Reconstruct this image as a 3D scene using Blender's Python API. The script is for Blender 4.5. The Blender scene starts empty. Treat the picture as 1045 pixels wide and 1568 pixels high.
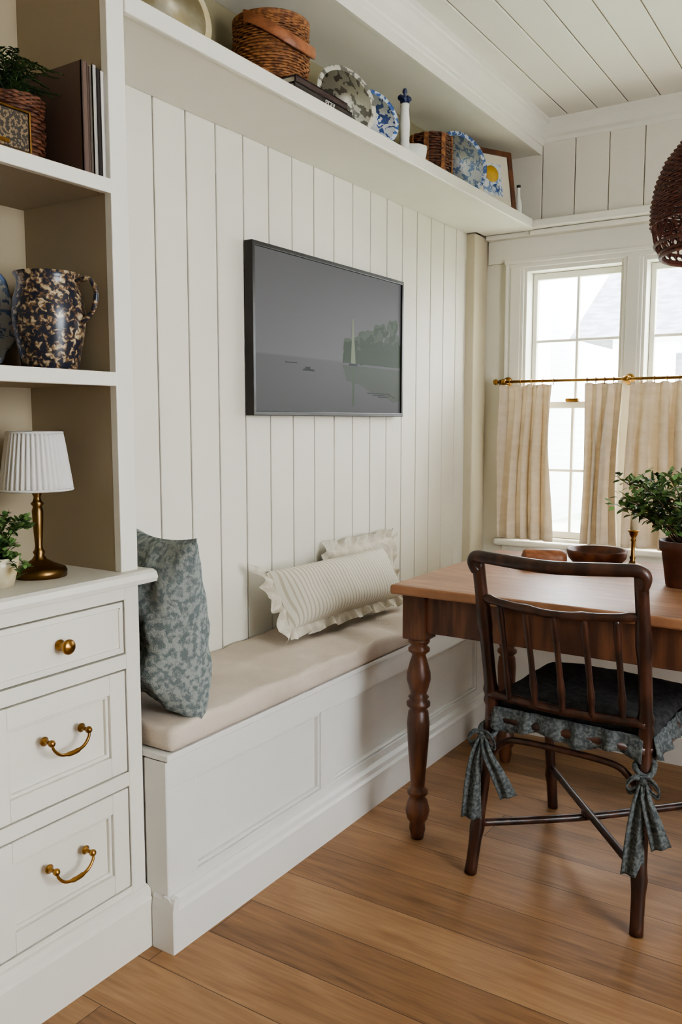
import bpy, bmesh, math, random
from mathutils import Vector, Matrix, noise
random.seed(7)
pi=math.pi
def S(r,g,b):
    f=lambda c:(c/255/12.92) if c/255<=0.04045 else ((c/255+0.055)/1.055)**2.4
    return (f(r),f(g),f(b),1)

# ---------------------------------------------------------------- materials
def base(name):
    m=bpy.data.materials.new(name); m.use_nodes=True
    nt=m.node_tree; b=nt.nodes['Principled BSDF']
    return m,nt,b
def N(nt,t,**k):
    n=nt.nodes.new(t)
    for a,v in k.items(): setattr(n,a,v)
    return n
def mat(name,c,r=.5,metal=0,c2=None,sc=(5,5,5),lo=.4,hi=.6,detail=3,bump=0,bsc=(60,60,60),const=False,spec=.5,c3=None,h3=.8,dist=0):
    m,nt,b=base(name)
    b.inputs['Roughness'].default_value=r; b.inputs['Metallic'].default_value=metal
    b.inputs['Specular IOR Level'].default_value=spec
    b.inputs['Base Color'].default_value=c
    tc=N(nt,'ShaderNodeTexCoord')
    if c2 is None: # gentle tone variation so it is never perfectly flat
        c2=tuple(min(1,x*.94) for x in c[:3])+(1,); lo,hi=.3,.7; sc=(3,3,3)
    mp=N(nt,'ShaderNodeMapping'); mp.inputs['Scale'].default_value=sc
    nt.links.new(tc.outputs['Object'],mp.inputs['Vector'])
    no=N(nt,'ShaderNodeTexNoise'); no.inputs['Scale'].default_value=1; no.inputs['Detail'].default_value=detail
    no.inputs['Distortion'].default_value=dist
    nt.links.new(mp.outputs['Vector'],no.inputs['Vector'])
    cr=N(nt,'ShaderNodeValToRGB'); e=cr.color_ramp.elements
    e[0].position=lo; e[0].color=c; e[1].position=hi; e[1].color=c2
    if c3:
        x=cr.color_ramp.elements.new(h3); x.color=c3
    if const: cr.color_ramp.interpolation='CONSTANT'
    nt.links.new(no.outputs['Fac'],cr.inputs['Fac']); nt.links.new(cr.outputs['Color'],b.inputs['Base Color'])
    if bump:
        mp2=N(nt,'ShaderNodeMapping'); mp2.inputs['Scale'].default_value=bsc
        nt.links.new(tc.outputs['Object'],mp2.inputs['Vector'])
        n2=N(nt,'ShaderNodeTexNoise'); n2.inputs['Scale'].default_value=1; n2.inputs['Detail'].default_value=4
        nt.links.new(mp2.outputs['Vector'],n2.inputs['Vector'])
        bp=N(nt,'ShaderNodeBump'); bp.inputs['Strength'].default_value=bump; bp.inputs['Distance'].default_value=.01
        nt.links.new(n2.outputs['Fac'],bp.inputs['Height']); nt.links.new(bp.outputs['Normal'],b.inputs['Normal'])
    return m
def math_(nt,op,a,b=None,c=None):
    n=N(nt,'ShaderNodeMath',operation=op)
    for i,x in enumerate((a,b,c)):
        if x is None: continue
        if isinstance(x,(int,float)): n.inputs[i].default_value=x
        else: nt.links.new(x,n.inputs[i])
    return n.outputs[0]
def plank_wood(name,w,L,cols,rough=.4,gap=.02,axis='x',grain=1.0,dark=S(40,22,12),spec=.5,var=.35,knots=False):
    m,nt,b=base(name)
    tc=N(nt,'ShaderNodeTexCoord'); sp=N(nt,'ShaderNodeSeparateXYZ'); nt.links.new(tc.outputs['Object'],sp.inputs[0])
    A=sp.outputs[0] if axis=='x' else sp.outputs[1]; B=sp.outputs[1] if axis=='x' else sp.outputs[0]
    row=math_(nt,'DIVIDE',B,w); rid=math_(nt,'FLOOR',row); rf=math_(nt,'FRACT',row)
    wn=N(nt,'ShaderNodeTexWhiteNoise',noise_dimensions='1D'); nt.links.new(rid,wn.inputs['W'])
    col=math_(nt,'ADD',math_(nt,'DIVIDE',A,L),math_(nt,'MULTIPLY',wn.outputs['Value'],7.3))
    cid=math_(nt,'FLOOR',col); cf=math_(nt,'FRACT',col)
    cb=N(nt,'ShaderNodeCombineXYZ'); nt.links.new(rid,cb.inputs[0]); nt.links.new(cid,cb.inputs[1])
    w2=N(nt,'ShaderNodeTexWhiteNoise',noise_dimensions='3D'); nt.links.new(cb.outputs[0],w2.inputs['Vector'])
    def gr(sa,sb,dist,det):
        c3=N(nt,'ShaderNodeCombineXYZ'); nt.links.new(math_(nt,'MULTIPLY',A,sa),c3.inputs[0]); nt.links.new(math_(nt,'MULTIPLY',B,sb),c3.inputs[1])
        nt.links.new(math_(nt,'MULTIPLY',w2.outputs['Value'],30),c3.inputs[2])
        g=N(nt,'ShaderNodeTexNoise'); g.inputs['Scale'].default_value=1; g.inputs['Detail'].default_value=det; g.inputs['Distortion'].default_value=dist
        nt.links.new(c3.outputs[0],g.inputs['Vector']); return g.outputs['Fac']
    ga=gr(2.4,15,1.9,4); gb=gr(6,110,.5,5)
    g=math_(nt,'ADD',math_(nt,'MULTIPLY',ga,.55),math_(nt,'MULTIPLY',gb,.45))
    fac=math_(nt,'ADD',math_(nt,'MULTIPLY',w2.outputs['Value'],var),math_(nt,'MULTIPLY',math_(nt,'SUBTRACT',g,.25),grain))
    cr=N(nt,'ShaderNodeValToRGB'); e=cr.color_ramp.elements; e[0].position=.1; e[0].color=cols[0]; e[1].position=.8; e[1].color=cols[2]
    x=e.new(.45); x.color=cols[1]
    nt.links.new(fac,cr.inputs['Fac'])
    g1=math_(nt,'LESS_THAN',rf,gap); g2=math_(nt,'LESS_THAN',cf,gap*w/L)
    gm=math_(nt,'MAXIMUM',g1,g2)
    mx=N(nt,'ShaderNodeMixRGB'); mx.inputs[2].default_value=dark
    msk=math_(nt,'MULTIPLY',gm,.8)
    if knots:
        mk=N(nt,'ShaderNodeMapping'); mk.inputs['Scale'].default_value=(2.6,5.2,1)
        nt.links.new(tc.outputs['Object'],mk.inputs[0])
        vo=N(nt,'ShaderNodeTexVoronoi'); vo.inputs['Scale'].default_value=1; nt.links.new(mk.outputs[0],vo.inputs['Vector'])
        kn=N(nt,'ShaderNodeMapRange'); kn.inputs[1].default_value=.03; kn.inputs[2].default_value=.11; kn.inputs[3].default_value=.55; kn.inputs[4].default_value=0
        nt.links.new(vo.outputs['Distance'],kn.inputs[0])
        pick=N(nt,'ShaderNodeSeparateColor'); nt.links.new(vo.outputs['Color'],pick.inputs[0])
        ks=math_(nt,'MULTIPLY',kn.outputs[0],math_(nt,'GREATER_THAN',pick.outputs[0],.72))
        msk=math_(nt,'MAXIMUM',msk,ks)
    nt.links.new(msk,mx.inputs[0]); nt.links.new(cr.outputs['Color'],mx.inputs[1])
    nt.links.new(mx.outputs[0],b.inputs['Base Color'])
    nt.links.new(math_(nt,'ADD',math_(nt,'MULTIPLY',g,.15),rough-.07),b.inputs['Roughness'])
    b.inputs['Specular IOR Level'].default_value=spec
    bp=N(nt,'ShaderNodeBump'); bp.inputs['Strength'].default_value=.25; bp.inputs['Distance'].default_value=.004
    nt.links.new(math_(nt,'SUBTRACT',math_(nt,'MULTIPLY',g,.3),gm),bp.inputs['Height']); nt.links.new(bp.outputs['Normal'],b.inputs['Normal'])
    return m
def stripes(name,c1,c2,freq,axis=1,duty=.5,bump=.15,rough=.9,trans=0):
    m,nt,b=base(name); b.inputs['Roughness'].default_value=rough; b.inputs['Specular IOR Level'].default_value=.15
    tc=N(nt,'ShaderNodeTexCoord'); sp=N(nt,'ShaderNodeSeparateXYZ'); nt.links.new(tc.outputs['Object'],sp.inputs[0])
    f=math_(nt,'FRACT',math_(nt,'MULTIPLY',sp.outputs[axis],freq)); k=math_(nt,'LESS_THAN',f,duty)
    mx=N(nt,'ShaderNodeMixRGB'); mx.inputs[1].default_value=c1; mx.inputs[2].default_value=c2
    nt.links.new(k,mx.inputs[0]); nt.links.new(mx.outputs[0],b.inputs['Base Color'])
    n2=N(nt,'ShaderNodeTexNoise'); n2.inputs['Scale'].default_value=300
    nt.links.new(tc.outputs['Object'],n2.inputs['Vector'])
    bp=N(nt,'ShaderNodeBump'); bp.inputs['Strength'].default_value=bump; bp.inputs['Distance'].default_value=.005
    nt.links.new(n2.outputs['Fac'],bp.inputs['Height']); nt.links.new(bp.outputs['Normal'],b.inputs['Normal'])
    return m

WALL=S(222,217,203)
paint=mat('wall_paint',WALL,.55,spec=.3)
trimp=mat('trim_paint',S(227,223,211),.38,spec=.4)
benchp=mat('bench_paint',S(226,224,218),.4,spec=.4)
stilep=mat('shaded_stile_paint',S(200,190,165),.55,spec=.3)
nicheshade=mat('niche_shade_paint',S(162,148,123),.6,spec=.2)  # cabinet interior: its shade is put into the colour
uppershade=mat('upper_wall_shade_paint',S(150,140,112),.6,spec=.2)  # shadow above the open shelf, painted into the wall colour
ceilp=mat('ceiling_paint',S(232,228,217),.5,spec=.3)
darkgap=mat('gap_shadow_paint',S(84,75,60),.8,spec=.1)
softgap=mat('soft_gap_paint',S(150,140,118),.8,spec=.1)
floorm=plank_wood('oak_floor',.16,1.5,(S(100,72,48),S(143,106,73),S(172,136,98)),.46,.012,grain=1.1,var=.32,spec=.4,knots=True)
tablem=plank_wood('table_wood',.16,9,(S(100,66,46),S(150,106,76),S(184,142,106)),.40,.020,grain=1.4,spec=.5,var=.25)
tlegm=mat('table_leg_wood',S(112,71,49),.4,c2=S(74,45,32),sc=(30,30,4),bump=.1)
chairm=mat('chair_wood',S(70,42,31),.34,c2=S(40,24,18),sc=(25,25,8),bump=.1)
brass=mat('brass',S(170,130,72),.3,1,c2=S(130,96,52))
abrass=mat('antique_brass',S(124,96,60),.35,1,c2=S(86,64,38))
white_c=mat('white_ceramic',S(226,224,216),.25)
cushm=mat('seat_linen',S(203,190,175),.95,c2=S(193,179,163),sc=(6,6,6),bump=.25,bsc=(350,350,350),spec=.1)
bluef=mat('blue_pillow_fabric',S(108,116,116),.95,c2=S(150,155,150),sc=(75,75,75),lo=.42,hi=.58,detail=6,bump=.5,bsc=(300,300,300),spec=.05)
greyf=mat('chair_tie_fabric',S(74,78,79),.95,c2=S(102,106,105),sc=(120,120,120),lo=.42,hi=.58,bump=.3,bsc=(300,300,300),spec=.05)
darkf=mat('chair_seat_fabric',S(50,50,50),.95,c2=S(64,64,64),sc=(60,60,60),bump=.3,spec=.05)
lumbm=stripes('striped_linen',S(208,202,187),S(182,172,152),62,1,.35)
ruffm=mat('ruffle_linen',S(206,199,183),.95,c2=S(190,181,163),sc=(30,30,30),bump=.3,spec=.05)
black=mat('black_frame',S(30,24,23),.35,c2=S(20,16,15))
wick=mat('wicker_brown',S(156,104,60),.6,c2=S(104,62,34),sc=(70,70,70),bump=.3)
wickd=mat('wicker_dark',S(112,68,44),.6,c2=S(68,38,25),sc=(70,70,70),bump=.3)
wickr=mat('pendant_rattan',S(108,58,43),.6,c2=S(68,34,27),sc=(90,90,90),bump=.3)
leafm=mat('leaf_green',S(66,100,50),.55,c2=S(116,146,84),sc=(40,40,40))
leafd=mat('leaf_dark',S(40,64,36),.6,c2=S(72,96,50),sc=(40,40,40))
stemm=mat('stem_brown',S(84,62,40),.7)
toileg=mat('toile_grey_ceramic',S(206,202,188),.3,c2=S(112,108,98),sc=(38,38,38),lo=.5,hi=.53,detail=6,const=True)
toileb=mat('blue_white_ceramic',S(222,224,226),.22,c2=S(44,74,140),sc=(34,34,34),lo=.5,hi=.54,detail=3,const=True,dist=1)
toileb2=mat('pale_blue_ceramic',S(212,216,220),.22,c2=S(122,144,186),sc=(46,46,46),lo=.52,hi=.56,detail=4,dist=1)
rimb=mat('blue_rim_ceramic',S(60,92,150),.25,c2=S(190,200,214),sc=(60,60,60),lo=.5,hi=.52)
creamc=mat('cream_ceramic',S(208,198,172),.3,c2=S(190,174,134),sc=(20,20,20))
yell=mat('yellow_glaze',S(200,160,50),.4)
jugm=mat('jug_transferware',S(30,34,48),.28,c2=S(112,84,56),sc=(85,85,95),lo=.48,hi=.54,detail=6,c3=S(186,170,140),h3=.64,dist=.6)
bookd=mat('book_dark',S(42,34,32),.5)
bookm=mat('book_mauve',S(98,78,68),.6)
bookw=mat('book_white',S(200,196,186),.6)
paper=mat('paper',S(216,208,190),.8)
speakm=mat('radio_grille',S(44,36,28),.6,c2=S(120,100,72),sc=(160,160,160),lo=.5,hi=.55)
woodm=mat('walnut_turned',S(112,62,36),.4,c2=S(78,40,22),sc=(30,8,30),bump=.1)
woodl=mat('maple_turned',S(158,100,64),.45,c2=S(124,74,44),sc=(10,40,40),bump=.1)
potm=mat('terracotta_dark',S(96,54,38),.55,c2=S(74,42,30),sc=(20,20,20),bump=.15)
soil=mat('soil',S(40,30,22),.95,bump=.5)
waxm=mat('candle_wax',S(228,216,184),.4)
framem=mat('picture_frame_wood',S(110,66,40),.4,c2=S(80,44,26),sc=(20,20,20))
cobalt=mat('cobalt_glaze',S(30,42,84),.3)

def lampshade():
    m,nt,b=base('pleated_shade'); b.inputs['Base Color'].default_value=S(240,238,234); b.inputs['Roughness'].default_value=.9
    t=N(nt,'ShaderNodeBsdfTranslucent'); t.inputs[0].default_value=S(240,238,232)
    mx=N(nt,'ShaderNodeMixShader'); mx.inputs[0].default_value=.3
    nt.links.new(b.outputs[0],mx.inputs[1]); nt.links.new(t.outputs[0],mx.inputs[2]); nt.links.new(mx.outputs[0],nt.nodes['Material Output'].inputs[0]); return m
shadem=lampshade()
def curtainm():
    m,nt,b=base('curtain_linen'); b.inputs['Roughness'].default_value=.95; b.inputs['Specular IOR Level'].default_value=.05
    tc=N(nt,'ShaderNodeTexCoord'); mp=N(nt,'ShaderNodeMapping'); mp.inputs['Scale'].default_value=(14,14,40)
    nt.links.new(tc.outputs['Object'],mp.inputs[0]); no=N(nt,'ShaderNodeTexNoise'); no.inputs['Scale'].default_value=1; nt.links.new(mp.outputs[0],no.inputs[0])
    cr=N(nt,'ShaderNodeValToRGB'); e=cr.color_ramp.elements; e[0].position=.3; e[0].color=S(212,196,172); e[1].position=.7; e[1].color=S(222,208,186)
    nt.links.new(no.outputs['Fac'],cr.inputs[0]); nt.links.new(cr.outputs[0],b.inputs['Base Color'])
    t=N(nt,'ShaderNodeBsdfTranslucent'); nt.links.new(cr.outputs[0],t.inputs[0])
    sp=N(nt,'ShaderNodeSeparateXYZ'); nt.links.new(tc.outputs['Object'],sp.inputs[0])
    hem=math_(nt,'LESS_THAN',sp.outputs[2],.745)
    mx=N(nt,'ShaderNodeMixShader'); nt.links.new(math_(nt,'SUBTRACT',.24,math_(nt,'MULTIPLY',hem,.12)),mx.inputs[0])
    nt.links.new(b.outputs[0],mx.inputs[1]); nt.links.new(t.outputs[0],mx.inputs[2]); nt.links.new(mx.outputs[0],nt.nodes['Material Output'].inputs[0]); return m
curtm=curtainm()
def glassm():
    m,nt,b=base('window_glass'); t=N(nt,'ShaderNodeBsdfTransparent'); g=N(nt,'ShaderNodeBsdfGlossy'); g.inputs['Roughness'].default_value=.02
    mx=N(nt,'ShaderNodeMixShader'); mx.inputs[0].default_value=.04
    nt.links.new(t.outputs[0],mx.inputs[1]); nt.links.new(g.outputs[0],mx.inputs[2]); nt.links.new(mx.outputs[0],nt.nodes['Material Output'].inputs[0]); return m
glass=glassm()
def screenm(name,c,e,lo=None):
    m,nt,b=base(name); b.inputs['Base Color'].default_value=(.012,.012,.012,1); b.inputs['Roughness'].default_value=.5; b.inputs['Specular IOR Level'].default_value=.12
    tc=N(nt,'ShaderNodeTexCoord'); sp=N(nt,'ShaderNodeSeparateXYZ'); nt.links.new(tc.outputs['Object'],sp.inputs[0])
    mr=N(nt,'ShaderNodeMapRange'); mr.inputs[1].default_value=1.25; mr.inputs[2].default_value=1.77; nt.links.new(sp.outputs[2],mr.inputs[0])
    cr=N(nt,'ShaderNodeValToRGB'); el=cr.color_ramp.elements; el[0].position=0; el[0].color=c if lo is None else lo; el[1].position=1; el[1].color=c
    if lo is not None:
        x=el.new(.36); x.color=tuple(v*1.25 for v in c[:3])+(1,); x=el.new(.345); x.color=tuple(v*.95 for v in c[:3])+(1,)
    nt.links.new(mr.outputs[0],cr.inputs[0]); nt.links.new(cr.outputs[0],b.inputs['Emission Color']); b.inputs['Emission Strength'].default_value=e
    return m
scr=screenm('tv_seascape',S(90,89,89),1.0,S(80,80,80))
scr_tree=screenm('tv_trees',S(46,58,40),1.0)
scr_tree1=screenm('tv_trees_haze',S(66,76,60),1.0)
scr_tree2=screenm('tv_tree_reflection',S(70,75,66),1.0)
scr_sail=screenm('tv_sail',S(112,120,96),1.0)
scr_boat=screenm('tv_boat',S(40,42,44),1.0)

# ---------------------------------------------------------------- mesh builder
class MB:
    def __init__(s): s.v=[];s.f=[];s.m=[];s.s=[];s.mats=[]
    def mi(s,m):
        if m not in s.mats: s.mats.append(m)
        return s.mats.index(m)
    def add(s,vs,fs,m,smooth=False,M=None):
        o=len(s.v); k=s.mi(m)
        for v in vs:
            v=Vector(v)
            if M is not None: v=M@v
            s.v.append(v)
        for f in fs:
            s.f.append(tuple(i+o for i in f)); s.m.append(k); s.s.append(smooth)
    def box(s,x0,x1,y0,y1,z0,z1,m,b=0,seg=2,M=None,smooth=False):
        bm=bmesh.new(); bmesh.ops.create_cube(bm,size=1)
        for v in bm.verts:
            v.co=Vector(((x0+x1)/2+v.co.x*(x1-x0),(y0+y1)/2+v.co.y*(y1-y0),(z0+z1)/2+v.co.z*(z1-z0)))
        if b: bmesh.ops.bevel(bm,geom=list(bm.edges),offset=b,segments=seg,profile=.5,affect='EDGES',clamp_overlap=True)
        bm.verts.index_update()
        s.add([v.co.copy() for v in bm.verts],[[v.index for v in f.verts] for f in bm.faces],m,smooth,M); bm.free()
    def lathe(s,prof,m,c=(0,0,0),n=32,M=None,smooth=True,wob=None):
        vs=[];fs=[]
        for (r,z) in prof:
            for i in range(n):
                a=2*pi*i/n; rr=r*(wob(a,z) if wob else 1)
                vs.append(Vector((c[0]+rr*math.cos(a),c[1]+rr*math.sin(a),c[2]+z)))
        for j in range(len(prof)-1):
            for i in range(n):
                fs.append((j*n+i,j*n+(i+1)%n,(j+1)*n+(i+1)%n,(j+1)*n+i))
        if prof[0][0]>1e-4: fs.append(tuple(range(n))[::-1])
        if prof[-1][0]>1e-4: fs.append(tuple((len(prof)-1)*n+i for i in range(n)))
        s.add(vs,fs,m,smooth,M)
    def tube(s,pts,r,m,n=8,closed=False,M=None):
        pts=[Vector(p) for p in pts]; L=len(pts)
        rs=r if isinstance(r,(list,tuple)) else [r]*L
        T=[]
        for i in range(L):
            if closed: t=pts[(i+1)%L]-pts[i-1]
            else: t=pts[min(i+1,L-1)]-pts[max(i-1,0)]
            T.append(t.normalized() if t.length>1e-9 else Vector((0,0,1)))
        up=Vector((0,0,1)) if abs(T[0].z)<.9 else Vector((1,0,0))
        nrm=(up-T[0]*up.dot(T[0])).normalized(); vs=[];fs=[]
        for i in range(L):
            nrm=(nrm-T[i]*nrm.dot(T[i])).normalized(); bn=T[i].cross(nrm)
            for k in range(n):
                a=2*pi*k/n; vs.append(pts[i]+(nrm*math.cos(a)+bn*math.sin(a))*rs[i])
        for i in range(L if closed else L-1):
            j=(i+1)%L
            for k in range(n): fs.append((i*n+k,i*n+(k+1)%n,j*n+(k+1)%n,j*n+k))
        if not closed:
            fs.append(tuple(range(n))[::-1]); fs.append(tuple((L-1)*n+k for k in range(n)))
        s.add(vs,fs,m,True,M)
    def sheet(s,fn,nu,nv,m,M=None,smooth=True):
        vs=[fn(i/nu,j/nv) for j in range(nv+1) for i in range(nu+1)]
        fs=[(j*(nu+1)+i,j*(nu+1)+i+1,(j+1)*(nu+1)+i+1,(j+1)*(nu+1)+i) for j in range(nv) for i in range(nu)]
        s.add(vs,fs,m,smooth,M)
    def extr(s,poly,d0,d1,axis,m):
        def P(a,b,d):
            return {'x':(d,a,b),'y':(a,d,b),'z':(a,b,d)}[axis]
        n=len(poly); vs=[P(a,b,d0) for a,b in poly]+[P(a,b,d1) for a,b in poly]
        fs=[tuple(range(n)),tuple(range(n,2*n))[::-1]]+[(i,(i+1)%n,n+(i+1)%n,n+i) for i in range(n)]
        s.add(vs,fs,m)
    def obj(s,name,parent=None,solid=0,sub=0,recalc=True):
        me=bpy.data.meshes.new(name); me.from_pydata([tuple(v) for v in s.v],[],s.f)
        for m in s.mats: me.materials.append(m)
        for p,k,sm in zip(me.polygons,s.m,s.s): p.material_index=k; p.use_smooth=sm
        if recalc:
            bm=bmesh.new(); bm.from_mesh(me); bmesh.ops.recalc_face_normals(bm,faces=bm.faces); bm.to_mesh(me); bm.free()
        me.update()
        o=bpy.data.objects.new(name,me); bpy.context.scene.collection.objects.link(o)
        if solid:
            k=o.modifiers.new('solid','SOLIDIFY'); k.thickness=solid; k.offset=0
        if sub:
            k=o.modifiers.new('sub','SUBSURF'); k.levels=sub; k.render_levels=sub
        if parent: o.parent=parent
        return o
def empty(name,loc=(0,0,0)):
    e=bpy.data.objects.new(name,None); e.location=(0,0,0); bpy.context.scene.collection.objects.link(e); return e
def cr(pts,n=6):
    P=[Vector(p) for p in pts]; out=[]
    for i in range(len(P)-1):
        p0=P[max(i-1,0)];p1=P[i];p2=P[i+1];p3=P[min(i+2,len(P)-1)]
        for k in range(n):
            t=k/n; out.append(.5*((2*p1)+(p2-p0)*t+(2*p0-5*p1+4*p2-p3)*t*t+(3*p1-p0-3*p2+p3)*t**3))
    out.append(P[-1]); return out
def T(x,y,z): return Matrix.Translation((x,y,z))
def R(a,ax): return Matrix.Rotation(math.radians(a),4,ax)
def leaf(mb,p,d,nrm,L,W,m):
    d=d.normalized(); sd=d.cross(nrm)
    if sd.length<1e-4: sd=d.orthogonal()
    sd.normalize(); up=sd.cross(d).normalized()
    vs=[p,p+d*L*.35+sd*W/2+up*L*.05,p+d*L*.75+sd*W*.38,p+d*L-up*L*.1,p+d*L*.75-sd*W*.38,p+d*L*.35-sd*W/2+up*L*.05,p+d*L*.5-up*L*.02]
    mb.add(vs,[(0,1,6),(1,2,6),(2,3,6),(3,4,6),(4,5,6),(5,0,6)],m,True)

# ---------------------------------------------------------------- ROOM
CH=2.555; YW=3.85
b=MB(); b.box(-.15,3.75,-2.15,4.0,-.1,0,floorm); b.obj('floor')
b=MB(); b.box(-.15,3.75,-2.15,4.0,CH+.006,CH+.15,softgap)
x=0.30
while x<3.6:
    b.box(x+.002,x+.128,-2.0,3.85,CH,CH+.02,ceilp,b=.003,seg=1); x+=.13
b.box(-.0,.30,-2,3.85,CH,CH+.02,ceilp)
b.obj('ceiling')
b=MB(); b.box(-.15,-.012,-2.0,4.0,0,CH,paint)
g=1.3335
while g<3.67:
    y1=min(g+.1255,3.72); b.box(-.0115,0,g+.0024,y1-.0024,.4,2.085,paint,b=.0018,seg=1); g+=.1255
b.box(-.0125,-.0115,1.33,3.7,.4,2.08,darkgap)
b.box(-.0125,-.002,1.33,3.85,2.112,2.45,uppershade)
b.obj('wall_left')
# window wall
ops=[(.232,.685),(.768,1.22),(1.30,1.755)]; WZ0,WZ1=.66,1.92
b=MB()
xs=[-.012]+[v for o in ops for v in o]+[3.6]
for i in range(0,len(xs),2): b.box(xs[i],xs[i+1],YW,YW+.15,0,CH,paint)
for o in ops:
    b.box(o[0],o[1],YW,YW+.15,0,WZ0,paint); b.box(o[0],o[1],YW,YW+.15,WZ1,CH,paint)
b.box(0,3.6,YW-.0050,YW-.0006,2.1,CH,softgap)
x=.155
while x<3.6:
    b.box(x+.002,min(x+.148,3.6),YW-.012,YW-.002,2.1,2.54,paint,b=.0018,seg=1); x+=.15
b.box(0,.155,YW-.012,YW-.002,2.1,2.54,uppershade)
b.obj('wall_back')
b=MB()
RY0,RY1=.35,1.55
b.box(3.6,3.75,-2,RY0,0,CH,paint); b.box(3.6,3.75,RY1,4.0,0,CH,paint); b.box(3.6,3.75,RY0,RY1,0,.7,paint); b.box(3.6,3.75,RY0,RY1,2.1,CH,paint)
b.obj('wall_right')
b=MB(); b.box(-.15,3.75,-2.15,-2,0,CH,paint)
b.obj('wall_front')
b=MB()
for (y0,y1) in ((RY0,(RY0+RY1)/2),((RY0+RY1)/2,RY1)):
    for q in [(y0,y0+.03,.7,2.1),(y1-.03,y1,.7,2.1)]: b.box(3.64,3.68,*q,trimp,b=.003)
    for q in [(y0+.03,y1-.03,.7,.74),(y0+.03,y1-.03,2.06,2.1),(y0+.03,y1-.03,1.385,1.415)]: b.box(3.64,3.68,*q,trimp,b=.003)
b.obj('window_4')
# beam with crown above open shelf
b=MB(); b.box(0,.29,-2,3.84,2.42,CH,trimp)
prof=[(.285,2.416),(.300,2.416),(.302,2.452),(.308,2.455),(.310,2.466),(.315,2.471),(.324,2.498),(.340,2.52),(.343,2.532),(.350,2.535),(.350,2.557),(.285,2.557)]
b.extr([(a,c) for a,c in prof],-2,3.84,'y',trimp)
b.obj('trim_1')
b=MB()
prof=[(3.852,2.465),(3.836,2.465),(3.832,2.482),(3.82,2.492),(3.803,2.517),(3.795,2.527),(3.791,2.557),(3.852,2.557)]
b.extr(prof,.30,3.6,'x',trimp)
b.obj('trim_2')
# window casings, header, ledge, stool
b=MB()
F=YW-.02
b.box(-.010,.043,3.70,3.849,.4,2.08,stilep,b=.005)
b.box(.05,3.0,YW-.012,YW-.001,1.955,2.085,trimp,b=.002)
b.box(.24,3.0,3.745,YW-.001,2.082,2.115,trimp,b=.006)
b.box(.05,.30,3.80,YW-.001,2.06,2.082,trimp,b=.004)
b.box(.27,3.0,3.785,YW-.002,2.058,2.081,trimp,b=.006)
b.box(.146,.161,YW-.032,YW-.001,WZ0,1.95,trimp,b=.003)
for a,c in [(.155,.232),(.685,.768),(1.22,1.30),(1.755,1.83)]:
    b.box(a,c,F,YW-.002,WZ0,1.94,trimp,b=.003)
    b.box(a+.014,c-.014,F-.006,F+.004,WZ0,1.93,trimp,b=.003)
b.box(.15,1.86,F-.003,YW-.003,1.925,1.953,trimp,b=.004); b.box(.14,1.87,F-.016,YW-.004,1.945,1.964,trimp,b=.004)
b.box(.12,1.9,3.79,YW+.01,.632,.66,trimp,b=.008); b.box(.15,1.87,3.83,YW-.001,.56,.632,trimp,b=.003)
for o in ops:
    b.box(o[0]-.01,o[0]+.012,YW-.008,YW+.15,WZ0,WZ1,trimp); b.box(o[1]-.012,o[1]+.01,YW-.008,YW+.15,WZ0,WZ1,trimp)
    b.box(o[0],o[1],YW-.009,YW+.149,WZ1-.012,WZ1+.01,trimp); b.box(o[0],o[1],YW-.009,YW+.149,WZ0-.01,WZ0+.012,trimp)
b.obj('trim_3')
for i,o in enumerate(ops):
    b=MB(); a,c=o[0]+.013,o[1]-.013; m=(a+c)/2
    for (z0,z1,yy) in [(1.28,WZ1-.013,YW+.07),(WZ0+.013,1.31,YW+.035)]:
        y0,y1=yy,yy+.032; w=.022
        b.box(a,a+w,y0,y1,z0,z1,trimp,b=.003); b.box(c-w,c,y0,y1,z0,z1,trimp,b=.003)
        b.box(a+w-.004,c-w+.004,y0+.001,y1-.001,z0,z0+.032,trimp,b=.003); b.box(a+w-.004,c-w+.004,y0+.001,y1-.001,z1-.03,z1,trimp,b=.003)
        b.box(m-.006,m+.006,y0+.004,y1-.004,z0+.01,z1-.01,trimp,b=.002)
        zm=(z0+z1)/2; b.box(a+.01,c-.01,y0+.005,y1-.005,zm-.006,zm+.006,trimp,b=.002)
        b.box(a+.01,c-.01,y0+.014,y0+.018,z0+.01,z1-.01,glass)
    b.box(m-.03,m+.03,YW+.02,YW+.05,1.31,1.325,brass,b=.004)
    b.obj('window_%d'%(i+1))

# ---------------------------------------------------------------- open wall shelf
b=MB(); b.box(0.001,.292,1.333,3.69,2.08,2.113,trimp,b=.002); b.box(.05,.292,3.69,3.795,2.0805,2.1125,trimp,b=.002); b.box(.285,.303,1.333,3.742,2.076,2.118,trimp,b=.004)
b.obj('wall_shelf')

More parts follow.
